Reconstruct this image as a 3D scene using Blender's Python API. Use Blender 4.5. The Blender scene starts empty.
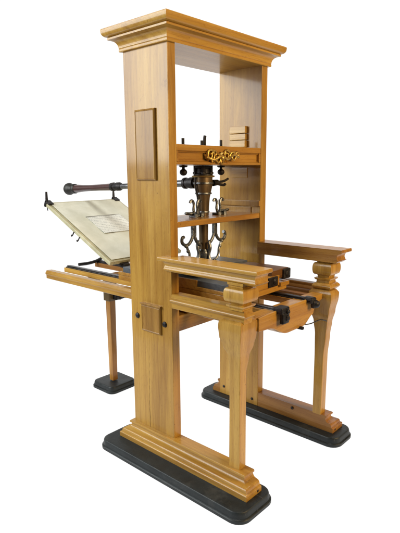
import bpy, bmesh, math, random
from mathutils import Vector, Matrix

random.seed(7)
scene = bpy.context.scene
COL = scene.collection

# ------------------------------------------------------------------ materials
def new_mat(name):
    m = bpy.data.materials.new(name)
    m.use_nodes = True
    nt = m.node_tree
    b = nt.nodes['Principled BSDF']
    return m, nt, b

def N(nt, t, **kw):
    n = nt.nodes.new(t)
    for k, v in kw.items():
        setattr(n, k, v)
    return n

def ramp(nt, stops, fac):
    r = N(nt, 'ShaderNodeValToRGB')
    el = r.color_ramp.elements
    while len(el) < len(stops):
        el.new(0.5)
    for e, (p, c) in zip(el, stops):
        e.position = p
        e.color = (c[0], c[1], c[2], 1)
    nt.links.new(fac, r.inputs['Fac'])
    return r.outputs['Color']

def mixc(nt, a, b, fac, mode='MIX'):
    m = N(nt, 'ShaderNodeMix', data_type='RGBA', blend_type=mode)
    for sock, v in ((m.inputs[6], a), (m.inputs[7], b)):
        if isinstance(v, tuple):
            sock.default_value = (v[0], v[1], v[2], 1)
        else:
            nt.links.new(v, sock)
    if isinstance(fac, float):
        m.inputs[0].default_value = fac
    else:
        nt.links.new(fac, m.inputs[0])
    return m.outputs[2]

def noise(nt, vec, scale, detail=4, rough=.55, dist=0.0):
    n = N(nt, 'ShaderNodeTexNoise')
    n.inputs['Scale'].default_value = scale
    n.inputs['Detail'].default_value = detail
    n.inputs['Roughness'].default_value = rough
    n.inputs['Distortion'].default_value = dist
    nt.links.new(vec, n.inputs['Vector'])
    return n.outputs['Fac']

def wood(name, axis, light, mid, dark, rough=.37, coat=.34):
    """varnished straight-grained beech; grain runs along the given axis"""
    m, nt, b = new_mat(name)
    tc = N(nt, 'ShaderNodeTexCoord')
    oi = N(nt, 'ShaderNodeObjectInfo')
    off = N(nt, 'ShaderNodeVectorMath', operation='SCALE')
    off.inputs['Scale'].default_value = 17.0
    cmb = N(nt, 'ShaderNodeCombineXYZ')
    for i in range(3):
        nt.links.new(oi.outputs['Random'], cmb.inputs[i])
    nt.links.new(cmb.outputs[0], off.inputs[0])
    add = N(nt, 'ShaderNodeVectorMath', operation='ADD')
    nt.links.new(tc.outputs['Object'], add.inputs[0])
    nt.links.new(off.outputs[0], add.inputs[1])
    base = add.outputs[0]
    def mp(s_al, s_ac):
        n = N(nt, 'ShaderNodeMapping')
        s = [s_ac] * 3
        s[axis] = s_al
        n.inputs['Scale'].default_value = s
        nt.links.new(base, n.inputs['Vector'])
        return n.outputs[0]
    broad = noise(nt, mp(.8, 9), 1.0, 5, .6, .8)
    fibre = noise(nt, mp(5, 150), 1.0, 4, .65, .2)
    fleck = noise(nt, mp(38, 260), 1.0, 2, .5)
    blotch = noise(nt, mp(1.3, 5.0), 1.0, 5, .6, .5)
    c = ramp(nt, [(.28, dark), (.5, mid), (.74, light)], broad)
    fc = ramp(nt, [(.34, (.58, .50, .40)), (.52, (1, 1, 1))], fibre)
    c = mixc(nt, c, fc, .36, 'MULTIPLY')
    fl = ramp(nt, [(.30, (.55, .44, .33)), (.40, (1, 1, 1))], fleck)
    c = mixc(nt, c, fl, .38, 'MULTIPLY')
    bl = ramp(nt, [(.3, (.70, .61, .50)), (.55, (1, 1, 1)), (.8, (1.0, .97, .90))], blotch)
    c = mixc(nt, c, bl, .6, 'MULTIPLY')
    # growth-ring figure
    wv = N(nt, 'ShaderNodeTexWave', wave_type='RINGS', rings_direction='XYZ'[axis], wave_profile='SAW')
    wv.inputs['Scale'].default_value = 3.2
    wv.inputs['Distortion'].default_value = 3.5
    wv.inputs['Detail'].default_value = 3
    wv.inputs['Detail Scale'].default_value = .7
    wv.inputs['Detail Roughness'].default_value = .55
    nt.links.new(mp(.35, 3.0), wv.inputs['Vector'])
    rg = ramp(nt, [(.0, (1, 1, 1)), (.6, (.97, .94, .90)), (.93, (.78, .68, .56)), (1.0, (.95, .92, .88))], wv.outputs['Fac'])
    c = mixc(nt, c, rg, .55, 'MULTIPLY')
    # old stains and darkened varnish
    st = noise(nt, mp(.55, 2.6), 1.0, 8, .66, .9)
    c = mixc(nt, c, ramp(nt, [(.36, (.52, .40, .28)), (.52, (1, 1, 1))], st), .55, 'MULTIPLY')
    # knocks and specks of ink
    vo = N(nt, 'ShaderNodeTexVoronoi')
    vo.inputs['Scale'].default_value = 11
    nt.links.new(base, vo.inputs['Vector'])
    c = mixc(nt, c, ramp(nt, [(.018, (.30, .21, .13)), (.045, (1, 1, 1))], vo.outputs['Distance']), .55, 'MULTIPLY')
    # handling wear: dark scuffs
    sc = noise(nt, base, 11.0, 6, .7, .3)
    scr = ramp(nt, [(.26, (.45, .36, .26)), (.36, (1, 1, 1))], sc)
    c = mixc(nt, c, scr, .6, 'MULTIPLY')
    nt.links.new(c, b.inputs['Base Color'])
    rr = N(nt, 'ShaderNodeMapRange')
    rr.inputs['To Min'].default_value = rough - .1
    rr.inputs['To Max'].default_value = rough + .14
    nt.links.new(blotch, rr.inputs['Value'])
    nt.links.new(rr.outputs[0], b.inputs['Roughness'])
    b.inputs['Specular IOR Level'].default_value = .25
    b.inputs['Coat Weight'].default_value = coat
    b.inputs['Coat Roughness'].default_value = .11
    bp = N(nt, 'ShaderNodeBump')
    bp.inputs['Strength'].default_value = .24
    bp.inputs['Distance'].default_value = .004
    hs = N(nt, 'ShaderNodeMath', operation='ADD')
    nt.links.new(fibre, hs.inputs[0])
    nt.links.new(sc, hs.inputs[1])
    nt.links.new(hs.outputs[0], bp.inputs['Height'])
    nt.links.new(bp.outputs[0], b.inputs['Normal'])
    return m

def plain(name, c1, c2, scale=14, metal=0.0, rough=.5, rvar=.15, bump=.1, coat=0.0, stretch=None):
    m, nt, b = new_mat(name)
    tc = N(nt, 'ShaderNodeTexCoord')
    v = tc.outputs['Object']
    if stretch:
        mp = N(nt, 'ShaderNodeMapping')
        mp.inputs['Scale'].default_value = stretch
        nt.links.new(v, mp.inputs['Vector'])
        v = mp.outputs[0]
    n = noise(nt, v, scale, 6, .62, .3)
    c = ramp(nt, [(.3, c1), (.7, c2)], n)
    nt.links.new(c, b.inputs['Base Color'])
    b.inputs['Metallic'].default_value = metal
    rr = N(nt, 'ShaderNodeMapRange')
    rr.inputs['To Min'].default_value = rough - rvar
    rr.inputs['To Max'].default_value = rough + rvar
    nt.links.new(n, rr.inputs['Value'])
    nt.links.new(rr.outputs[0], b.inputs['Roughness'])
    b.inputs['Coat Weight'].default_value = coat
    bp = N(nt, 'ShaderNodeBump')
    bp.inputs['Strength'].default_value = bump
    bp.inputs['Distance'].default_value = .003
    n2 = noise(nt, v, scale * 5, 4, .6)
    nt.links.new(n2, bp.inputs['Height'])
    nt.links.new(bp.outputs[0], b.inputs['Normal'])
    return m

LT, MD, DK = (.53, .318, .070), (.45, .252, .042), (.335, .168, .023)
WX = wood('beech_along_x', 0, LT, MD, DK)
WY = wood('beech_along_y', 1, LT, MD, DK)
WZ = wood('beech_along_z', 2, LT, MD, DK)
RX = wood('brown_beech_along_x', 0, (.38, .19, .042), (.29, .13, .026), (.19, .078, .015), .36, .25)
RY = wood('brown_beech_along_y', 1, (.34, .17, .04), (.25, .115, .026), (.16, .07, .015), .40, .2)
PZ = wood('toned_beech_along_z', 2, (.44, .255, .062), (.36, .195, .040), (.25, .125, .024), .38, .25)
OY = wood('orange_beech_along_y', 1, (.52, .295, .058), (.44, .228, .038), (.33, .155, .024), .37, .3)
BLK = plain('black_painted_board', (.004, .0065, .0075), (.014, .019, .021), 14, 0, .44, .16, .22)
BLK.node_tree.nodes['Principled BSDF'].inputs['Specular IOR Level'].default_value = .32
def scuffs(m):
    """grey dust and thin scratches rubbed through the black paint"""
    nt = m.node_tree
    b = nt.nodes['Principled BSDF']
    old = b.inputs['Base Color'].links[0].from_socket
    tc = N(nt, 'ShaderNodeTexCoord')
    mp = N(nt, 'ShaderNodeMapping')
    mp.inputs['Rotation'].default_value = (0, 0, .5)
    mp.inputs['Scale'].default_value = (4, 75, 30)
    nt.links.new(tc.outputs['Object'], mp.inputs['Vector'])
    sc = ramp(nt, [(.66, (0, 0, 0)), (.76, (1, 1, 1))], noise(nt, mp.outputs[0], 1.0, 5, .6, .6))
    du = ramp(nt, [(.56, (0, 0, 0)), (.86, (1, 1, 1))], noise(nt, tc.outputs['Object'], 5.0, 8, .7, .4))
    c = mixc(nt, old, (.055, .056, .052), du)
    mm = N(nt, 'ShaderNodeMath', operation='MULTIPLY')
    mm.inputs[1].default_value = .55
    nt.links.new(sc, mm.inputs[0])
    c = mixc(nt, c, (.13, .125, .115), mm.outputs[0])
    nt.links.new(c, b.inputs['Base Color'])
scuffs(BLK)
IRON = plain('blackened_iron', (.012, .011, .012), (.045, .040, .040), 30, .7, .48, .15, .35)
STEEL = plain('dull_steel', (.11, .11, .12), (.28, .29, .30), 20, 1.0, .36, .1, .10)
FORGED = plain('worn_forged_iron', (.055, .056, .058), (.32, .335, .35), 34, .9, .34, .14, .45)
BRONZE = plain('brown_bronze', (.085, .055, .028), (.19, .125, .062), 12, .65, .42, .1, .15, 0, (2, 2, .6))
BRASS = plain('gilt_brass', (.30, .15, .025), (.85, .58, .15), 34, .85, .34, .14, .35)
ROSE = plain('dark_turned_handle', (.022, .010, .012), (.075, .028, .024), 10, 0, .34, .1, .08, .4, (.5, 4, 4))
SLATE = plain('blue_grey_stone', (.055, .066, .080), (.12, .135, .155), 18, .2, .40, .12, .15)
SKIN = plain('cream_parchment', (.58, .58, .46), (.76, .76, .65), 7, 0, .55, .1, .2)
FRAMEG = plain('olive_grey_frame', (.33, .30, .17), (.52, .48, .31), 10, 0, .5, .12, .2)

def sheet_mat():
    """off-white printed page: rows of grey type, too small to read"""
    m, nt, b = new_mat('printed_paper')
    tc = N(nt, 'ShaderNodeTexCoord')
    sep = N(nt, 'ShaderNodeSeparateXYZ')
    nt.links.new(tc.outputs['Object'], sep.inputs[0])
    w = N(nt, 'ShaderNodeTexWave', wave_type='BANDS', bands_direction='X', wave_profile='SIN')
    w.inputs['Scale'].default_value = 17
    w.inputs['Distortion'].default_value = 0
    nt.links.new(tc.outputs['Object'], w.inputs['Vector'])
    mp = N(nt, 'ShaderNodeMapping')
    mp.inputs['Scale'].default_value = (40, 160, 1)
    nt.links.new(tc.outputs['Object'], mp.inputs['Vector'])
    words = noise(nt, mp.outputs[0], 1.0, 2, .6)
    wr = ramp(nt, [(.46, (0, 0, 0)), (.52, (1, 1, 1))], words)
    lr = ramp(nt, [(.55, (0, 0, 0)), (.75, (1, 1, 1))], w.outputs['Fac'])
    ink = mixc(nt, wr, lr, 1.0, 'MULTIPLY')
    pap = noise(nt, tc.outputs['Object'], 9, 4)
    pc = ramp(nt, [(.3, (.68, .69, .63)), (.7, (.79, .80, .74))], pap)
    fac = N(nt, 'ShaderNodeMath', operation='MULTIPLY')
    fac.inputs[1].default_value = .5
    nt.links.new(ink, fac.inputs[0])
    c = mixc(nt, pc, (.20, .21, .20), fac.outputs[0])
    nt.links.new(c, b.inputs['Base Color'])
    b.inputs['Roughness'].default_value = .7
    return m
PAPER = sheet_mat()

# ------------------------------------------------------------------ geometry
def merge(bm, tmp):
    me = bpy.data.meshes.new('tmp')
    tmp.to_mesh(me)
    tmp.free()
    bm.from_mesh(me)
    bpy.data.meshes.remove(me)

def box(bm, x0, x1, y0, y1, z0, z1, bev=.003, mat=None, seg=2):
    t = bmesh.new()
    bmesh.ops.create_cube(t, size=1)
    for v in t.verts:
        v.co = Vector(((x0 + x1) / 2 + v.co.x * (x1 - x0), (y0 + y1) / 2 + v.co.y * (y1 - y0),
                       (z0 + z1) / 2 + v.co.z * (z1 - z0)))
    if bev > 0:
        bev = min(bev, .45 * min(x1 - x0, y1 - y0, z1 - z0))
        bmesh.ops.bevel(t, geom=list(t.edges), offset=bev, segments=seg, profile=.5, affect='EDGES')
    if mat:
        bmesh.ops.transform(t, matrix=mat, verts=t.verts)
    merge(bm, t)

def loft(bm, loops, cap=True):
    rings = [[bm.verts.new(p) for p in lp] for lp in loops]
    n = len(rings[0])
    for a, b in zip(rings, rings[1:]):
        for i in range(n):
            j = (i + 1) % n
            bm.faces.new((a[i], a[j], b[j], b[i]))
    if cap:
        bm.faces.new(list(reversed(rings[0])))
        bm.faces.new(rings[-1])

def rect_loft(bm, x0, x1, y0, y1, prof, e=(1, 1, 1, 1)):
    """profile (offset, z) swept round a rectangle with mitred corners; e = which sides grow"""
    loops = []
    for o, z in prof:
        a, b = x0 - o * e[0], x1 + o * e[1]
        c, d = y0 - o * e[2], y1 + o * e[3]
        loops.append([(a, c, z), (b, c, z), (b, d, z), (a, d, z)])
    loft(bm, loops)

def arc(c, r, a0, a1, n):
    return [(c[0] + r[0] * math.cos(math.radians(a0 + (a1 - a0) * i / n)),
             c[1] + r[1] * math.sin(math.radians(a0 + (a1 - a0) * i / n))) for i in range(n + 1)]

def rrect(x0, x1, y0, y1, r, z, n=7):
    pts = []
    for cx, cy, a in ((x1 - r, y0 + r, -90), (x1 - r, y1 - r, 0), (x0 + r, y1 - r, 90), (x0 + r, y0 + r, 180)):
        for i in range(n + 1):
            t = math.radians(a + 90 * i / n)
            pts.append((cx + r * math.cos(t), cy + r * math.sin(t), z))
    return pts

def tube(bm, pts, rad, n=10, closed=True):
    pts = [Vector(p) for p in pts]
    rs = rad if isinstance(rad, (list, tuple)) else [rad] * len(pts)
    loops = []
    up = None
    for i, p in enumerate(pts):
        d = (pts[min(i + 1, len(pts) - 1)] - pts[max(i - 1, 0)]).normalized()
        if up is None:
            up = Vector((0, 0, 1)) if abs(d.z) < .9 else Vector((1, 0, 0))
        s = d.cross(up).normalized()
        up = s.cross(d).normalized()
        loops.append([tuple(p + (s * math.cos(2 * math.pi * k / n) + up * math.sin(2 * math.pi * k / n)) * rs[i])
                      for k in range(n)])
    loft(bm, loops)

def smooth_path(ctrl, k=8):
    """Catmull-Rom through control points"""
    P = [Vector(c) for c in ctrl]
    P = [P[0] * 2 - P[1]] + P + [P[-1] * 2 - P[-2]]
    out = []
    for i in range(1, len(P) - 2):
        for j in range(k):
            t = j / k
            a, b, c, d = P[i - 1], P[i], P[i + 1], P[i + 2]
            out.append(.5 * ((2 * b) + (c - a) * t + (2 * a - 5 * b + 4 * c - d) * t * t + (3 * b - a - 3 * c + d) * t ** 3))
    out.append(P[-2])
    return out

def lathe(bm, cx, cy, prof, n=24):
    loops = [[(cx + r * math.cos(2 * math.pi * k / n), cy + r * math.sin(2 * math.pi * k / n), z) for k in range(n)]
             for r, z in prof]
    loft(bm, loops)

def lathe_axis(bm, p, d, prof, n=20):
    d = Vector(d).normalized()
    q = Vector((0, 0, 1)).rotation_difference(d)
    p = Vector(p)
    loops = [[tuple(p + q @ Vector((r * math.cos(2 * math.pi * k / n), r * math.sin(2 * math.pi * k / n), h)))
              for k in range(n)] for r, h in prof]
    loft(bm, loops)

def ball(bm, c, r, s=(1, 1, 1), seg=14):
    t = bmesh.new()
    bmesh.ops.create_uvsphere(t, u_segments=seg, v_segments=seg // 2 + 2, radius=r)
    for v in t.verts:
        v.co = Vector((v.co.x * s[0] + c[0], v.co.y * s[1] + c[1], v.co.z * s[2] + c[2]))
    merge(bm, t)

def prism(bm, pts, axis, a, b, bev=.003):
    """closed outline extruded along an axis"""
    t = bmesh.new()
    def P(p, h):
        return {0: (h, p[0], p[1]), 1: (p[0], h, p[1]), 2: (p[0], p[1], h)}[axis]
    A = [t.verts.new(P(p, a)) for p in pts]
    B = [t.verts.new(P(p, b)) for p in pts]
    n = len(pts)
    t.faces.new(A)
    t.faces.new(list(reversed(B)))
    for i in range(n):
        j = (i + 1) % n
        t.faces.new((A[j], A[i], B[i], B[j]))
    bmesh.ops.recalc_face_normals(t, faces=t.faces)
    if bev:
        ed = [e for e in t.edges if e.is_manifold and e.calc_face_angle(0) > .9]
        bmesh.ops.bevel(t, geom=ed, offset=bev, segments=2, profile=.5, affect='EDGES')
    merge(bm, t)

ROOT_INV = {}
def obj(name, bm, mat, parent=None, label=None, ang=32, jit=0.0, extra=None):
    bmesh.ops.recalc_face_normals(bm, faces=bm.faces)
    me = bpy.data.meshes.new(name)
    bm.to_mesh(me)
    bm.free()
    me.materials.append(mat)
    if extra:
        me.materials.append(extra)
    for p in me.polygons:
        p.use_smooth = True
    me.set_sharp_from_angle(angle=math.radians(ang))
    o = bpy.data.objects.new(name, me)
    COL.objects.link(o)
    if parent is not None:
        o.parent = parent
        if parent.type == 'EMPTY':
            o.matrix_parent_inverse = Matrix.Translation(-Vector(parent.location))
    if label:
        o['label'] = label
    wn = o.modifiers.new('weighted', 'WEIGHTED_NORMAL')
    wn.keep_sharp = True
    return o

def B():
    return bmesh.new()

# ------------------------------------------------------------------ dimensions (metres)
C, T, W = .290, .0486, .740          # cheek depth, cheek thickness, overall width
ZC, ZB, HP = 1.9635, .135, .050      # top of cheeks, top of sills, top of the black boards
H = 2.05
YS, XS = .385, .145                  # spindle axis

press = bpy.data.objects.new('printing_press', None)
press.location = (.33, .37, HP)
press.empty_display_size = .2
COL.objects.link(press)
press['label'] = 'tall wooden hand printing press with two uprights, gilt ornament and extended bed'
press['category'] = 'printing press'

# ---------------- uprights
def seam(bm, pts, w=.0018):
    pass

def cheek(y0, y1, zlow):
    bm = B()
    box(bm, 0, C, y0, y1, zlow, ZC, .0035)
    return bm

near = obj('cheek', cheek(0, T, ZB - .004), WZ, press)
far = obj('cheek', cheek(W - T - .003, W, HP), WZ, press)

def plaque(bm, x0, x1, z0, z1):
    loops = []
    for i, y in ((0, .003), (0, -.006), (.0015, -.0085), (.007, -.0125), (.0085, -.0115), (.0095, -.0105)):
        loops.append([(x0 + i, y, z0 + i), (x1 - i, y, z0 + i), (x1 - i, y, z1 - i), (x0 + i, y, z1 - i)])
    loft(bm, loops)
bm = B(); plaque(bm, .078, .212, 1.373, 1.688)
obj('cover_panel', bm, PZ, near, 'tall cover panel with bevelled border')
bm = B(); plaque(bm, .084, .220, .645, .779)
box(bm, .080, .224, -.0155, .004, .779, .787, .002)
obj('cover_panel', bm, PZ, near, 'small square cover panel with a lipped top')
for x, z in ((.047, .711), (.240, .702)):
    bm = B()
    lathe_axis(bm, (x, .004, z), (0, -1, 0), [(.0145, 0), (.0145, .005), (.0125, .009), (.008, .0115), (.003, .0125)], 18)
    obj('bolt', bm, IRON, near)
# long drying crack in the lower near upright (a hair-thin dark sliver along the grain)
CRK = plain('crack_depth', (.055, .022, .006), (.11, .05, .014), 20, 0, .9, .05, 0)
bm = B()
rnd = random.Random(3)
xs = [.1185]
for i in range(1, 37):
    xs.append(xs[-1] + rnd.uniform(-.0011, .0016))
px = [(x, ZB + .002 + i * .0135) for i, x in enumerate(xs)]
for k, ((xa, za), (xb, zb)) in enumerate(zip(px, px[1:])):
    def wd(i):
        return (.0010 * max(.12, 1 - i / 34) + .0003 * math.sin(i * 2.1)) * (1 if i < 36 else .1)
    bm.faces.new([bm.verts.new(p) for p in ((xa - wd(k), -.0006, za), (xa + wd(k), -.0006, za), (xb + wd(k + 1), -.0006, zb), (xb - wd(k + 1), -.0006, zb))])
bmesh.ops.remove_doubles(bm, verts=bm.verts, dist=.00005)
obj('crack', bm, CRK, near)

# fittings on the inner side of the far upright
yi = W - T - .003
bm = B()
for z0, z1, d in ((1.540, 1.577, .022), (1.579, 1.612, .020), (1.614, 1.652, .021)):
    box(bm, .088, .198, yi - d, yi + .004, z0, z1, .003)
obj('mortise_block', bm, wood('pale_blocks', 0, (.66, .45, .14), (.58, .37, .10), (.46, .26, .06)), far, 'stack of pale mortise filling blocks')
bm = B()
box(bm, .092, .202, yi - .004, yi + .004, 1.375, 1.432, .002)
obj('cover_panel', bm, WX, far, 'thin inset panel under the head beam')
bm = B()
box(bm, .0, C, yi - .012, yi + .004, 1.222, 1.252, .003)
box(bm, .02, C - .06, yi - .006, yi + .004, 1.178, 1.216, .002)
obj('batten', bm, PZ, far)

# ---------------- crown moulding
prof = ([(.0, 1.950), (.011, 1.950), (.013, 1.953), (.013, 1.961), (.011, 1.964)] +
        [(.013 + .031 * (1 - math.cos(t)), 1.966 + .034 * math.sin(t)) for t in [i * math.pi / 2 / 8 for i in range(9)]] +
        [(.049, 2.002), (.049, 2.010), (.046, 2.012)] +
        [(.047 + .0225 * math.sin(t), 2.012 + .026 * (1 - math.cos(t))) for t in [i * math.pi / 2 / 7 for i in range(1, 8)]] +
        [(.0700, 2.043), (.0690, 2.0475), (.0655, H)])
bm = B()
rect_loft(bm, 0, C, 0, W, prof)
obj('crown_moulding', bm, WY, press, ang=38)

# ---------------- head beam with recessed front, gilt carving, through bolts
bm = B()
box(bm, .02, C - .016, T, yi, 1.442, 1.532, .002)
box(bm, C - .02, C - .001, T, yi, 1.503, 1.532, .003)
box(bm, C - .02, C - .001, T, yi, 1.442, 1.4555, .003)
box(bm, C - .02, C - .001, T, T + .012, 1.4555, 1.503, .002)
box(bm, C - .02, C - .001, yi - .016, yi, 1.4555, 1.503, .002)
# ogee slip round the recess
for z0, z1 in ((1.497, 1.503), (1.4555, 1.461)):
    box(bm, C - .02, C - .008, T + .012, yi - .016, z0, z1, .0025)
head = obj('head_beam', bm, OY, press)

def leaf(bm, p, q, w, lift=.012, bend=.0):
    """a ridged acanthus-like leaf between two (y, z) points, standing off the beam"""
    p, q = Vector((0, p[0], p[1])), Vector((0, q[0], q[1]))
    d = q - p
    s = Vector((0, -d.z, d.y)).normalized()
    k = 7
    rows = []
    for i in range(k):
        t = i / (k - 1)
        c = p + d * t + s * bend * math.sin(math.pi * t)
        ww = w * (math.sin(math.pi * (t * .86 + .1)) ** .8) * (1 + .18 * math.sin(t * 19))
        h = lift * math.sin(math.pi * (t * .8 + .1))
        x = C - .010
        rows.append([(x, c.y - s.y * ww, c.z - s.z * ww), (x + h * .75, c.y - s.y * ww * .5, c.z - s.z * ww * .5),
                     (x + h * 1.1 + .004, c.y, c.z),
                     (x + h * .75, c.y + s.y * ww * .5, c.z + s.z * ww * .5), (x, c.y + s.y * ww, c.z + s.z * ww)])
    V = [[bm.verts.new(v) for v in r] for r in rows]
    for a, b in zip(V, V[1:]):
        for i in range(4):
            bm.faces.new((a[i], a[i + 1], b[i + 1], b[i]))

def scroll(bm, c, r0, r1, a0, a1, rad):
    pts, rs = [], []
    n = 26
    for i in range(n + 1):
        t = i / n
        a = math.radians(a0 + (a1 - a0) * t)
        r = r0 + (r1 - r0) * t
        pts.append((C + .004 + .004 * math.sin(t * 3), c[0] + r * math.cos(a), c[1] + r * math.sin(a)))
        rs.append(rad * (1 - .45 * t))
    tube(bm, pts, rs, 8)
    ball(bm, pts[-1], rad * .95, seg=10)

bm = B()
yc, zc_ = .362, 1.478
scroll(bm, (.268, 1.487), .032, .010, -70, 400, .0068)
scroll(bm, (.322, 1.470), .026, .007, 160, -330, .0062)
scroll(bm, (.300, 1.494), .018, .005, 200, -140, .0052)
scroll(bm, (.392, 1.490), .026, .008, 20, 470, .0062)
scroll(bm, (.442, 1.482), .026, .007, 190, -280, .0062)
scroll(bm, (.356, 1.456), .016, .005, 20, 380, .005)
scroll(bm, (.476, 1.494), .014, .004, 220, -160, .0045)
for a in (((.246, 1.470), (.290, 1.503), .010), ((.300, 1.470), (.345, 1.506), .011), ((.345, 1.480), (.400, 1.462), .011),
          ((.345, 1.478), (.392, 1.508), .012), ((.402, 1.478), (.452, 1.510), .011), ((.430, 1.470), (.494, 1.484), .012),
          ((.290, 1.448), (.350, 1.462), .010), ((.350, 1.452), (.415, 1.447), .008), ((.240, 1.492), (.262, 1.462), .008),
          ((.455, 1.500), (.495, 1.506), .008), ((.380, 1.470), (.420, 1.452), .010)):
    leaf(bm, *a, bend=.006)
tube(bm, smooth_path([(C + .004, .244, 1.478), (C + .012, .29, 1.466), (C + .014, .34, 1.484), (C + .014, .39, 1.470), (C + .010, .44, 1.490), (C + .004, .490, 1.480)], 6), .006, 8)
ball(bm, (C + .012, .352, 1.474), .013, (.8, 1, 1))
obj('carved_ornament', bm, BRASS, head, 'gilt carved scrollwork ornament', ang=50)

for y, h in ((.239, .030), (.388, .058), (.528, .032)):
    bm = B()
    if y == .388:
        tube(bm, [(XS, y - .012, 1.530), (XS, y - .012, 1.566)], .007, 10)
        box(bm, XS - .016, XS + .016, y - .026, y + .022, 1.5315, 1.538, .002)
        tube(bm, smooth_path([(XS, y + .008, 1.530), (XS, y + .010, 1.575), (XS, y + .013, 1.590)], 4), .008, 10)
    else:
        tube(bm, [(XS, y, 1.405), (XS, y, 1.530 + h + .012)], .0075, 10)
        lathe(bm, XS, y, [(.014, 1.531), (.014, 1.541), (.009, 1.543)], 6)
        # tail end with round nut under the beam
        ball(bm, (XS, y, 1.408), .019, (1, 1, .9))
        lathe(bm, XS, y, [(.020, 1.441), (.022, 1.437), (.016, 1.432)], 16)
    obj('through_bolt', bm, IRON, head)

# ---------------- shelf guiding the spindle
bm = B()
box(bm, .03, C - .002, T, yi, 1.158, 1.186, .004)
shelf = obj('guide_shelf', bm, OY, press)

# ---------------- spindle, hose and head collar
def sq_ring(h, z, k=.35, n=28):
    pts = []
    for i in range(n):
        a = 2 * math.pi * i / n + math.radians(4)
        c, s = math.cos(a), math.sin(a)
        e = 2.5
        r = h / ((abs(c) ** e + abs(s) ** e) ** (1 / e))
        pts.append((XS + r * c, YS + r * s, z))
    return pts
bm = B()
loft(bm, [sq_ring(h, z) for h, z in ((.020, 1.000), (.0215, 1.004), (.022, 1.08), (.024, 1.157))])
loft(bm, [sq_ring(h, z) for h, z in ((.026, 1.187), (.0265, 1.20), (.028, 1.235), (.032, 1.28), (.038, 1.31), (.0435, 1.335), (.045, 1.355), (.045, 1.386))])
hose = obj('spindle_hose', bm, BRONZE, press, ang=30)
bm = B()
loft(bm, [sq_ring(h, z) for h, z in ((.045, 1.381), (.054, 1.383), (.056, 1.386), (.054, 1.390), (.044, 1.392))])
obj('collar', bm, plain('dull_brass', (.22, .15, .05), (.36, .25, .09), 20, .7, .4, .1, .1), hose)
bm = B()
lathe(bm, XS, YS, [(.046, 1.392), (.046, 1.398), (.036, 1.402), (.034, 1.425), (.044, 1.430), (.044, 1.441)], 24)
for k in range(4):
    a = math.pi / 4 + k * math.pi / 2
    tube(bm, [(XS + .040 * math.cos(a), YS + .040 * math.sin(a), 1.390), (XS + .040 * math.cos(a), YS + .040 * math.sin(a), 1.441)], .010, 10)
    lathe(bm, XS + .040 * math.cos(a), YS + .040 * math.sin(a), [(.014, 1.398), (.014, 1.408), (.010, 1.410)], 6)
obj('spindle_head', bm, IRON, hose)
bm = B()   # dark wrought straps down the corners of the hose
for sx, sy in ((-.2, -1.05),):
    pts = [(XS + sx * h * .90, YS + sy * h * .90, z) for h, z in ((.028, 1.19), (.030, 1.235), (.0345, 1.28), (.041, 1.31), (.0465, 1.335), (.0485, 1.385))]
    tube(bm, pts, .008, 8)
obj('strap', bm, IRON, hose)
for z, h in ((1.352, .047), (1.300, .0385), (1.205, .0275)):
    bm = B()
    loft(bm, [sq_ring(hh, zz) for hh, zz in ((h - .004, z - .006), (h + .002, z - .004), (h + .0028, z), (h + .002, z + .004), (h - .004, z + .006))])
    obj('band', bm, FORGED, hose)
bm = B()   # toe of the spindle and its socket
lathe(bm, XS, YS, [(.018, .915), (.026, .940), (.034, .972), (.036, .990), (.030, 1.002), (.028, 1.01)], 20)
for k in range(4):
    a = k * math.pi / 2
    tube(bm, smooth_path([(XS + .036 * math.cos(a), YS + .036 * math.sin(a), 1.05), (XS + .046 * math.cos(a), YS + .046 * math.sin(a), 1.02),
                          (XS + .036 * math.cos(a), YS + .036 * math.sin(a), .98), (XS + .052 * math.cos(a), YS + .052 * math.sin(a), .935)], 5), .0085, 8)
obj('socket', bm, FORGED, hose)

# curled hooks standing on the shelf
def horn(y, s, z0=1.187, x=XS + .05):
    bm = B()
    tube(bm, smooth_path([(x, y, z0), (x, y + s * .004, z0 + .03), (x, y + s * .018, z0 + .055), (x, y + s * .022, z0 + .080),
                          (x, y + s * .036, z0 + .088), (x, y + s * .044, z0 + .078)], 6), [.008] * 31, 8)
    return bm
def fork(y, mirror):
    bm = B()
    x = XS + .03
    z0 = 1.186
    for s in (-1, 1):
        tube(bm, smooth_path([(x, y + s * .006, z0 + .012), (x, y + s * .015, z0 + .035), (x, y + s * .012, z0 + .060),
                              (x, y + s * .020, z0 + .080), (x, y + s * .034, z0 + .082), (x, y + s * .040, z0 + .072)], 6), .0068, 8)
    box(bm, x - .02, x + .02, y - .030, y + .030, z0, z0 + .012, .003)
    lathe(bm, x + .022, y - .020, [(.013, z0), (.013, z0 + .016), (.008, z0 + .022)], 6)
    lathe(bm, x + .022, y + .024, [(.013, z0), (.013, z0 + .016), (.008, z0 + .022)], 6)
    tube(bm, smooth_path([(x + .012, y, z0 + .012), (x + .014, y, z0 + .045)], 4), .007, 8)
    ye = y - .075 if mirror < 0 else y + .085
    tube(bm, smooth_path([(x, y, z0 + .016), (x, (y + ye) / 2, z0 + .018), (x, ye, z0 + .022)], 5), [.010] * 6 + [.008] * 4 + [.006], 8)
    return bm
o = obj('hook_fork', fork(.292, -1), FORGED, shelf)
o = obj('hook_fork', fork(.470, 1), FORGED, shelf)

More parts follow.
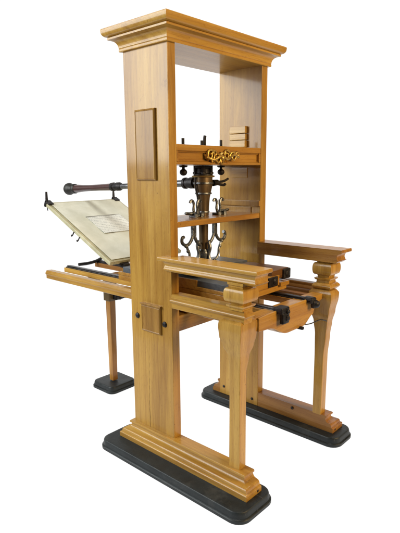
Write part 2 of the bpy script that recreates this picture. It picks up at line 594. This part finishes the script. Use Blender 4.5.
# platen hung from the shelf by hooked rods
bm = B()
box(bm, .070, .285, .185, .585, .906, .938, .004)
platen = obj('platen', bm, SLATE, press)
for y, s in ((.298, -1), (.463, 1)):
    bm = B()
    x = XS + .01
    box(bm, x - .010, x + .010, y - .013, y + .013, 1.085, 1.158, .004)
    # wishbone arms
    tube(bm, smooth_path([(x, y + s * .004, 1.095), (x, y + s * .018, 1.066), (x, y + s * .040, 1.047), (x, y + s * .066, 1.046),
                          (x, y + s * .086, 1.062), (x, y + s * .084, 1.084), (x, y + s * .072, 1.088)], 7), .0085, 10)
    tube(bm, smooth_path([(x, y - s * .004, 1.095), (x, y - s * .014, 1.068), (x, y - s * .030, 1.047), (x, y - s * .050, 1.034)], 6), .0085, 10)
    # drop link down to the platen
    tube(bm, smooth_path([(x, y + s * .054, 1.045), (x, y + s * .046, 1.022), (x, y + s * .034, 1.000), (x, y + s * .030, .970),
                          (x, y + s * .012, .948), (x, y - s * .012, .942)], 6), [.0065] * 31, 8)
    ball(bm, (x, y + s * .056, 1.040), .011)
    ball(bm, (x, y + s * .042, 1.012), .010)
    obj('hanging_hook', bm, FORGED, platen)
# two-pronged clamp on the spindle
bm = B()
zc = 1.352
tube(bm, [(XS + .02, YS + .055, zc), (XS + .02, YS + .090, zc + .002)], [.017, .015], 12)
tube(bm, smooth_path([(XS + .02, YS + .085, zc + .006), (XS + .02, YS + .12, zc + .006), (XS + .02, YS + .15, zc + .010), (XS + .02, YS + .178, zc + .020)], 5), .0065, 8)
tube(bm, smooth_path([(XS + .02, YS + .085, zc - .004), (XS + .02, YS + .12, zc - .010), (XS + .02, YS + .145, zc - .012), (XS + .02, YS + .155, zc - .006)], 5), .0075, 8)
obj('clamp_fork', bm, IRON, hose)

# ---------------- pulling bar
def bp(x):
    return (x, YS, 1.352 + (x - .05) * .0435)
bm = B()
tube(bm, [bp(.09), bp(.0), bp(-.03), bp(-.46), bp(-.53)], [.020, .019, .0185, .0165, .0165], 16)
bar = obj('pull_bar', bm, STEEL, press)
bm = B()
tube(bm, [bp(.085), bp(.055), bp(.050), bp(.030), bp(.026), bp(.012), bp(.008)], [.030, .030, .026, .026, .030, .030, .019], 16)
obj('clamp_collar', bm, IRON, bar)
bm = B()
tube(bm, [bp(x) for x in (-.515, -.53, -.535, -.56, -.565, -.585, -.59, -.61)],
     [.0175, .024, .026, .026, .022, .022, .027, .026], 18)
obj('ferrule', bm, IRON, bar)
bm = B()
tube(bm, [bp(x) for x in (-.605, -.66, -.74, -.82, -.89, -.94, -.97, -1.0)],
     [.0225, .0215, .0200, .0200, .0215, .0245, .0265, .0265], 20)
obj('grip', bm, ROSE, bar)
bm = B()
c0 = Vector(bp(-1.075))
tube(bm, [bp(-.995), bp(-1.005), bp(-1.012), bp(-1.03)], [.028, .033, .033, .024], 18)
d = (Vector(bp(0)) - Vector(bp(-1))).normalized()
prof = [(.002, -.034), (.018, -.0325), (.031, -.025), (.0395, -.010), (.041, .005), (.037, .022), (.029, .036), (.024, .052)]
lathe_axis(bm, c0, d, prof, 22)
obj('knob', bm, plain('black_iron_knob', (.010, .010, .009), (.03, .028, .024), 26, .3, .5, .1, .3), bar)

# ---------------- cross beam between the uprights, below the bed
bm = B()
box(bm, .05, C - .004, T, yi, .664, .742, .004)
obj('cross_beam', bm, OY, press)

# ---------------- feet of the frame: two long sills with moulded tops
sill_prof = ([(.060, HP), (.060, .070), (.0585, .0735), (.054, .0765), (.051, .078)] +
             [(.0505 - .014 * (1 - math.cos(t)), .080 + .017 * math.sin(t)) for t in [i * math.pi / 2 / 6 for i in range(7)]] +
             [(.033, .0985)] +
             [(.031 - .017 * math.sin(t), .0985 + .022 * (1 - math.cos(t))) for t in [i * math.pi / 2 / 6 for i in range(7)]] +
             [(.0185, .1225), (.0215, .125), (.0215, .131), (.019, ZB)])
bm = B()
rect_loft(bm, .003, .712, .0, T, sill_prof, (1, 1, 1, 0))
sill_n = obj('sill', bm, WX, press, ang=40)
bm = B()
rect_loft(bm, .003, .712, W - T, W, sill_prof, (1, 1, 0, 1))
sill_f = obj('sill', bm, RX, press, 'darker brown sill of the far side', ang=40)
for y, x in ((.022, .772), (W - .022, .772)):
    bm = B()
    lathe_axis(bm, (x - .003, y, .062), (1, 0, 0), [(.006, 0), (.006, .004), (.003, .005)], 10)
    obj('peg', bm, IRON, sill_n if y < .3 else sill_f)
for x, z in ((.035, .10), (.25, .085), (.525, .115)):
    bm = B()
    lathe_axis(bm, (x, W - T + .0, z), (0, -1, 0), [(.008, 0), (.008, .006), (.005, .008)], 12)
    obj('peg', bm, IRON, sill_f)

# ---------------- front legs
def leg(rows):
    """rows: z, x0, x1, y0, y1 – lofted square section with eased corners"""
    bm = B()
    loops = []
    for z, x0, x1, y0, y1 in rows:
        r = .0045
        loops.append(rrect(x0, x1, y0, y1, r, z, 2))
    loft(bm, loops)
    return bm
def interp(keys, n=46):
    zs = [k[0] for k in keys]
    out = []
    for i in range(n + 1):
        z = zs[0] + (zs[-1] - zs[0]) * i / n
        for a, b in zip(keys, keys[1:]):
            if a[0] <= z <= b[0] + 1e-9:
                t = (z - a[0]) / (b[0] - a[0])
                t = t * t * (3 - 2 * t)
                out.append((z,) + tuple(a[j] + (b[j] - a[j]) * t for j in range(1, 5)))
                break
    return out
kn = [(ZB - .003, .631, .690, -.002, .045), (.45, .632, .690, -.002, .044), (.575, .632, .690, -.002, .045), (.640, .630, .692, -.004, .060),
      (.690, .604, .699, -.014, .084), (.728, .589, .705, -.021, .093), (.772, .586, .709, -.024, .096), (.792, .588, .709, -.023, .094), (.803, .594, .704, -.014, .088), (.8085, .604, .695, .0, .078)]
leg_n = obj('front_leg', leg(interp(kn)), WZ, press, ang=40)
kf = [(ZB - .003, .650, .700, W - .052, W), (.45, .650, .702, W - .052, W), (.575, .648, .712, W - .052, W), (.64, .642, .720, W - .058, W + .001),
      (.705, .628, .734, W - .072, W + .004), (.775, .620, .748, W - .080, W + .006), (.80, .620, .750, W - .082, W + .006), (.812, .626, .745, W - .076, W + .002), (.818, .634, .738, W - .070, W - .004)]
leg_f = obj('front_leg', leg(interp(kf)), WZ, press, ang=40)

def baluster(cx, cy, z0, z1, h, b, zs):
    """square turned block: neck, bulge, neck"""
    bm = B()
    p = []
    za, zb_, zc_, zd = zs
    p += [(-b, z0), (-b, za - .012)]
    p += [(-b + .010 * math.sin(t), za - .012 + .012 * (1 - math.cos(t))) for t in [i * math.pi / 2 / 4 for i in range(1, 5)]]
    # bulge: half-ellipse
    mid = (zb_ + zc_) / 2
    p += [(-.022, za + .003)]
    n = 12
    for i in range(n + 1):
        a = -math.pi / 2 + math.pi * i / n
        p.append((-.018 + .018 * abs(math.cos(a)) ** .45, mid + (zc_ - zb_) / 2 * math.sin(a)))
    p += [(-b + .002, zc_ + .004), (-b, zc_ + .006), (-b, zd), (-b + .006, zd + .004), (-b + .006, z1)]
    rect_loft(bm, cx - h, cx + h, cy - h, cy + h, p)
    return bm
obj('baluster_block', baluster(.672, .024, .850, .968, .052, .018, (.872, .884, .944, .953)), WZ, leg_n, ang=40)
bm = baluster(.686, W - .022, .850, .972, .052, .018, (.876, .893, .955, .962))
rect_loft(bm, .686 - .040, .686 + .040, W - .062, W + .018,
          [(-.008, .812), (0, .816)] + [(.012 * math.sin(math.pi * i / 8), .818 + .032 * i / 8) for i in range(9)] + [(-.004, .852), (-.008, .878)])
obj('baluster_block', bm, WZ, leg_f, ang=40)

# ---------------- arm rails and lower rails
arm_prof = ([(-.006, .963), (.006, .963), (.0085, .966), (.0165, .972)] +
            [(.0165 - .007 * math.sin(t), .972 + .014 * (1 - math.cos(t)) ) for t in [i * math.pi / 2 / 5 for i in range(1, 6)]] +
            [(.0075, .989)] +
            [(.0085 + .013 * (1 - math.cos(t)), .990 + .020 * math.sin(t)) for t in [i * math.pi / 2 / 6 for i in range(7)]] +
            [(.024, 1.0115), (.031, 1.0125), (.033, 1.0155), (.033, 1.0255), (.0305, 1.0286)])
def arm(y0, y1, e, x1=.758):
    bm = B()
    rect_loft(bm, .265, x1, y0, y1, arm_prof, (1, 1) + e)
    return bm
# the rails are housed round the uprights: outer half laps the outer face, inner half butts the front face
def arm_rail(side):
    bm = B()
    if side == 'n':
        rect_loft(bm, .265, .758, -.0005, .002, arm_prof, (1, 1, 1, 0))
        rect_loft(bm, C + .001, .758, .0025, .075, [(o if o > 0 else 0, z) for o, z in arm_prof], (0, 1, 0, 0))
    else:
        rect_loft(bm, .265, .758, W - .002, W + .0005, arm_prof, (1, 1, 0, 1))
        rect_loft(bm, C + .001, .758, .665, W - .0025, [(o if o > 0 else 0, z) for o, z in arm_prof], (0, 1, 0, 0))
    return bm
obj('arm_rail', arm_rail('n'), WX, press, ang=40)
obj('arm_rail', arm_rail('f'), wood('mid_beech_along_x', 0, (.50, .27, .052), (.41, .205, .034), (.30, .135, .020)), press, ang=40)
low_prof = ([(-.004, .790), (.0, .790), (.002, .793), (.002, .812), (.004, .814)] +
            [(.004 + .011 * math.sin(t) , .816 + .024 * t / math.pi) for t in [i * math.pi / 8 for i in range(9)]] +
            [(.002, .842), (.002, .852), (-.002, .856), (-.006, .857)])
bm = B()
rect_loft(bm, C + .001, .706, .0, .055, low_prof, (0, 1, 1, 0))
obj('lower_rail', bm, WX, press, ang=40)
bm = B()
rect_loft(bm, C + .001, .66, W - T, W, [(o, z - .018) for o, z in low_prof], (0, 0, 1, 1))
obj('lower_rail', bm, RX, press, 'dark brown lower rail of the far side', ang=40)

# ---------------- shaped apron joining the legs
def apron(y0, y1, pts_bottom, top, xa, xb):
    bm = B()
    out = pts_bottom + [(y1, top), (y0, top)]
    prism(bm, out, 0, xa, xb, .003)
    return bm
def ogee(y0, z0, y1, z1, n=8):
    return [(y0 + (y1 - y0) * i / n, z0 + (z1 - z0) * (.5 - .5 * math.cos(math.pi * i / n))) for i in range(n + 1)]
bot = [(.060, .742)] + ogee(.16, .738, .315, .684) + ogee(.47, .684, .56, .735) + ogee(.575, .752, .66, .775)
bm = apron(.060, .660, bot, .803, .640, .702)
ap = obj('apron', bm, OY, press, ang=40)
bm = B()
bot2 = [(.092, .741)] + ogee(.16, .737, .325, .682) + ogee(.455, .682, .545, .722) + [(.552, .735)]
prism(bm, bot2 + [(.575, .800), (.560, .808), (.30, .808), (.18, .806), (.092, .802)], 0, .7035, .716, .005)
obj('breakfront', bm, OY, ap, ang=40)
bm = B()
tube(bm, smooth_path([(.70, .44, .690), (.725, .50, .686), (.735, .58, .690), (.73, .66, .664)], 8), .0028, 8)
box(bm, .70, .735, .415, .432, .676, .690, .003)
obj('wire_hook', bm, IRON, ap)

# ---------------- bed frame that carries the carriage
bm = B()
bprof = [(-.004, .744), (.0, .747), (.0, .768), (.0025, .772), (.0045, .778), (.0025, .786), (.0, .789), (.0, .794), (-.003, .798)]
rect_loft(bm, -.958, .66, .102, .140, bprof, (1, 0, 1, 0))
obj('bed_beam', bm, WX, press, ang=40)
bm = B()
rect_loft(bm, -.958, .66, .600, .638, bprof, (1, 0, 0, 1))
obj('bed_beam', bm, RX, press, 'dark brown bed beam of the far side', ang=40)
for x in (-.69, .0):
    bm = B()
    box(bm, x, x + .06, .139, .601, .748 if x < 0 else .744, .768, .003)
    obj('bed_stretcher', bm, RY, press)
for y in (.255, .500):
    bm = B()
    box(bm, -.945, .70, y - .030, y + .030, .769, .800, .004)
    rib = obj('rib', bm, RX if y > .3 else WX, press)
    bm = B()
    box(bm, -.935, .735, y - .013, y + .013, .799, .813, .003)
    box(bm, -.935, .735, y - .022, y - .016, .799, .806, .0015)
    obj('iron_track', bm, IRON if y > .3 else plain('polished_iron', (.03, .027, .027), (.12, .115, .115), 30, .9, .36, .1, .2), rib)
    bm = B()
    if y < .3:
        box(bm, .695, .745, y - .031, y + .031, .790, .822, .007)
        box(bm, .726, .748, y - .026, y + .028, .746, .800, .008)
        lathe_axis(bm, (.746, y + .008, .772), (1, 0, 0), [(.013, 0), (.013, .005), (.007, .011)], 8)
        lathe_axis(bm, (.746, y + .012, .800), (1, 0, 0), [(.011, 0), (.011, .005), (.006, .009)], 8)
    else:
        box(bm, .690, .745, y - .022, y + .024, .790, .818, .008)
        box(bm, .726, .750, y - .008, y + .034, .764, .804, .010)
        ball(bm, (.748, y + .016, .784), .020, (.8, 1, .9))
    obj('end_stop', bm, IRON, rib)

# ---------------- carriage (coffin) that slides on the ribs
bm = B()
box(bm, -.285, .545, .150, .570, .822, .850, .004)            # plank
for y0, y1 in ((.150, .178), (.542, .570)):
    box(bm, -.285, .545, y0, y1, .850, .868, .003)
box(bm, -.285, -.255, .178, .542, .850, .885, .003)
box(bm, .500, .552, .150, .494, .852, .906, .004)              # front ledge
box(bm, .500, .560, .494, .572, .845, .866, .003)
box(bm, -.06, .310, .150, .1555, .866, .900, .002)
coffin = obj('coffin', bm, OY, press)
bm = B()
box(bm, -.25, .498, .156, .560, .866, .898, .003)
obj('stone_bed', bm, SLATE, coffin)
bm = B()
box(bm, .30, .550, .430, .578, .886, .932, .004)
obj('rear_block', bm, wood('dark_block', 1, (.20, .095, .028), (.14, .062, .018), (.09, .038, .011)), coffin, 'dark brown block at the front corner')
bm = B()
box(bm, .549, .561, .392, .468, .856, .904, .004)
lathe_axis(bm, (.559, .44, .882), (1, 0, 0), [(.016, 0), (.016, .004), (.009, .010)], 12)
obj('corner_iron', bm, IRON, coffin)
bm = B()
box(bm, .515, .560, .520, .584, .878, .930, .006)
lathe_axis(bm, (.558, .553, .904), (1, 0, 0), [(.017, 0), (.017, .004), (.008, .008)], 14)
obj('corner_iron', bm, IRON, coffin)

# ---------------- tympan, hinged to the rear of the carriage and leaning back
ang = math.atan2(.303, -.617)
ux = Vector((-.617, 0, .303)).normalized()      # up the leaf
uy = Vector((0, 1, 0))
un = ux.cross(uy)                               # upward normal after sign fix
if un.z < 0:
    un = -un
O = Vector((-.290, 0, .918))
TM = Matrix(((ux.x, uy.x, un.x, O.x), (ux.y, uy.y, un.y, O.y), (ux.z, uy.z, un.z, O.z), (0, 0, 0, 1)))
L, ya, yb = .692, .100, .660
bm = B()
th = .023
for a in ((0, L, ya, ya + .030), (0, L, yb - .030, yb)):
    box(bm, a[0], a[1], a[2], a[3], -.014, -.014 + th, .004, TM)
for a in ((0, .030), (L - .034, L)):
    box(bm, a[0], a[1], ya + .030, yb - .030, -.0135, -.0145 + th, .004, TM)
tym = obj('tympan', bm, FRAMEG, press)
bm = B()
nx, ny = 16, 14
gv = []
for i in range(nx + 1):
    row = []
    for j in range(ny + 1):
        u, v = i / nx, j / ny
        s = .016 + (L - .036) * u
        y = ya + .018 + (yb - ya - .036) * v
        edge = min(u, 1 - u, v, 1 - v)
        h = .0135 - .006 * min(1, max(0, edge - .05) * 7) + .0016 * math.sin(u * 9 + v * 5) * min(1, edge * 8) + .0008 * math.sin(u * 23 - v * 17) * min(1, edge * 6)
        row.append(bm.verts.new(TM @ Vector((s, y, h))))
    gv.append(row)
for i in range(nx):
    for j in range(ny):
        bm.faces.new((gv[i][j], gv[i + 1][j], gv[i + 1][j + 1], gv[i][j + 1]))
obj('parchment', bm, SKIN, tym, ang=60)
bm = B()      # dark raw edge of the opening round the page
box(bm, .481, .486, .258, .520, .0060, .0125, .001, TM)
box(bm, .300, .481, .5165, .520, .0060, .0120, .001, TM)
obj('opening_edge', bm, plain('grey_cut_edge', (.16, .16, .14), (.27, .27, .24), 30, 0, .7, .1, .1), tym)
for y, k in ((ya + .012, 1), (yb - .030, .8)):
    bm = B()
    box(bm, L - .040, L + .006, y - .018, y + .020, .012, .022, .002, TM)
    box(bm, L - .010, L + .006, y - .018, y + .004, -.018, .022, .002, TM)
    p = TM @ Vector((L - .004, y - .008, .015))
    tube(bm, [p, p + Vector((0, 0, .045 * k)), p + Vector((.0, 0, .062 * k))], [.009, .0075, .0065], 8)
    tube(bm, [p + Vector((0, 0, -.03)), p + Vector((.012, -.004, -.052))], .003, 6)
    obj('corner_pin', bm, IRON, tym)
for s in (.36, .30):
    bm = B()
    p = TM @ Vector((s, ya - .002, -.010))
    tube(bm, smooth_path([p, p + Vector((.004, -.010, -.012)), p + Vector((-.006, -.012, -.022)), p + Vector((-.014, -.008, -.016))], 5), .004, 6)
    obj('side_hook', bm, IRON, tym)
for y in (.20, .52):
    bm = B()
    box(bm, -.305, -.265, y - .02, y + .02, .884, .907, .003)
    tube(bm, [(-.296, y - .03, .905), (-.296, y + .03, .905)], .009, 10)
    obj('hinge', bm, IRON, tym)
bm = B()   # curved iron stay behind the leaf
tube(bm, smooth_path([(-.93, .33, .806), (-.92, .40, .806), (-.925, .47, .812), (-.945, .535, .822), (-.94, .56, .818)], 7), .011, 8)
obj('stay', bm, IRON, press)

# ---------------- prop under the rear of the bed
def prop():
    bm = B()
    loft(bm, [rrect(-.66 - a, -.66 + a, .375 - a, .375 + a, .004, z, 2) for z, a in ((.052, .0195), (.10, .0195), (.58, .0230), (.597, .0230))])
    return bm
post = obj('prop_post', prop(), wood('post_beech', 2, (.48, .25, .048), (.39, .185, .030), (.27, .115, .018)), press)
bm = B()
box(bm, -.692, -.628, .343, .407, .596, .746, .004)
obj('post_head', bm, wood('olive_wood', 2, (.17, .11, .035), (.12, .08, .025), (.08, .05, .016)), post)
bm = B()
box(bm, -.640, -.596, .372, .470, .606, .648, .005)
lathe_axis(bm, (-.598, .398, .628), (1, -.3, 0), [(.022, 0), (.022, .010), (.013, .018)], 8)
lathe_axis(bm, (-.598, .445, .626), (1, -.3, 0), [(.019, 0), (.019, .010), (.010, .018)], 8)
tube(bm, smooth_path([(-.61, .455, .634), (-.57, .50, .640), (-.53, .545, .640), (-.518, .556, .612), (-.520, .552, .580), (-.536, .536, .572)], 6), .0085, 8)
obj('clamp', bm, IRON, post)

# ---------------- printed page lying on the parchment
bm = B()
k = 10
gv = [[bm.verts.new((.285 + .195 * i / k, .262 + .255 * j / k, .0098 + .0010 * math.sin(i * 1.1 + j * .7) + .004 * max(0, (j - 7) / 3) ** 2)) for j in range(k + 1)] for i in range(k + 1)]
for i in range(k):
    for j in range(k):
        bm.faces.new((gv[i][j], gv[i + 1][j], gv[i + 1][j + 1], gv[i][j + 1]))
r = bmesh.ops.extrude_face_region(bm, geom=list(bm.faces))
for v in r['geom']:
    if isinstance(v, bmesh.types.BMVert):
        v.co.z += .0012
page = obj('printed_page', bm, PAPER)
page.matrix_world = TM
page['label'] = 'off-white printed page lying on the tilted cream parchment leaf'
page['category'] = 'printed page'

# ---------------- black boards the press stands on
def board(name, x0, x1, y0, y1, r, label, h=HP):
    bm = B()
    loft(bm, [rrect(x0 + i, x1 - i, y0 + i, y1 - i, r - i, z) for i, z in
              ((.004, 0), (.0, .003), (.0, .016), (.003, .019), (.007, .021), (.009, .036), (.011, h - .005), (.014, h - .0015), (.018, h - .0003), (.030, h))])
    for v in bm.verts:
        v.co -= Vector(((x0 + x1) / 2, (y0 + y1) / 2, 0))
    o = obj(name, bm, BLK)
    o.location = ((x0 + x1) / 2, (y0 + y1) / 2, 0)
    o['label'] = label
    o['category'] = 'base board'
    o['group'] = 'black base boards under the press'
    return o
board('base_board', -.128, .818, -.155, .100, .062, 'long black board under the near side of the press, in front')
board('base_board', -.135, .828, W - .112, W + .100, .062, 'long black board under the far side of the press, at the right')
board('base_board', -.780, -.555, .272, .500, .045, 'small square black board under the thin rear post', .046)

# ---------------- added white sweep: floor curving into a back wall, white by its own glow
m, nt, b = new_mat('glowing_white_sweep')
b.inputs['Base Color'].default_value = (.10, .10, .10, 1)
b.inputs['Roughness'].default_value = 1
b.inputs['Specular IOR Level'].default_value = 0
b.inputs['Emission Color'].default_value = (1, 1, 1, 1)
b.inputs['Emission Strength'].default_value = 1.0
bm = B()
fh, rh = Vector((-.672, .740, 0)), Vector((.741, .671, 0))
prof = [(-1.05, 0), (3.2, 0)] + [(3.2 + 1.0 * math.sin(t), 1.0 - 1.0 * math.cos(t)) for t in [i * math.pi / 2 / 10 for i in range(1, 11)]] + [(4.2, 5.2)]
rows = []
for dd, z in prof:
    hw = 1.35 + (min(dd, 3.2) + 1.05) / 4.25 * 3.0
    rows.append([bm.verts.new(fh * dd + rh * (.35 + hw * k) + Vector((0, 0, z - .002))) for k in (-1, -.5, 0, .5, 1)])
for a, c in zip(rows, rows[1:]):
    for k in range(4):
        bm.faces.new((a[k], a[k + 1], c[k + 1], c[k]))
g = obj('ground', bm, m, ang=60)
g['kind'] = 'structure'

w = bpy.data.worlds.new('World')
scene.world = w
w.use_nodes = True
w.node_tree.nodes['Background'].inputs['Color'].default_value = (1, .90, .76, 1)
w.node_tree.nodes['Background'].inputs['Strength'].default_value = .14

def area(name, loc, target, size, power, color):
    l = bpy.data.lights.new(name, 'AREA')
    l.shape = 'RECTANGLE'
    l.size, l.size_y = size
    l.energy = power
    l.color = color
    o = bpy.data.objects.new(name, l)
    COL.objects.link(o)
    o.location = loc
    o.rotation_euler = (Vector(target) - Vector(loc)).to_track_quat('-Z', 'Y').to_euler()
    return o
area('window_light', (-1.95, -3.0, 2.7), (.2, .1, .80), (2.7, 2.6), 235, (.96, 1.0, 1.0))
area('overhead_fill', (.4, -.2, 4.6), (.2, .2, .8), (1.2, 1.2), 70, (1.0, .98, .94))  # added fill lamp overhead, brightens the tops and the tympan
area('room_light', (4.6, 1.2, 2.6), (.3, .4, 1.0), (1.6, 1.8), 215, (1.0, .71, .36))

# ---------------- camera
Rm = ((0.74115861, 0.67128283, -0.00795495), (0.11802186, -0.14195378, -0.98281227), (-0.66087424, 0.72748092, -0.18443631))
cam = bpy.data.cameras.new('Camera')
co = bpy.data.objects.new('Camera', cam)
COL.objects.link(co)
right, down, fwd = (Vector(r) for r in Rm)
M = Matrix.Identity(4)
for i in range(3):
    M[i][0], M[i][1], M[i][2] = right[i], -down[i], -fwd[i]
M[0][3], M[1][3], M[2][3] = 1.89777444, -1.57433735, 1.4072262
co.matrix_world = M
cam.sensor_fit = 'VERTICAL'
cam.sensor_height = 36
cam.lens = 501.9 / 533 * 36
cam.clip_start = .05
cam.clip_end = 300
scene.camera = co

scene.view_settings.view_transform = 'Standard'
scene.view_settings.look = 'None'
scene.view_settings.exposure = 0
scene.view_settings.gamma = 1
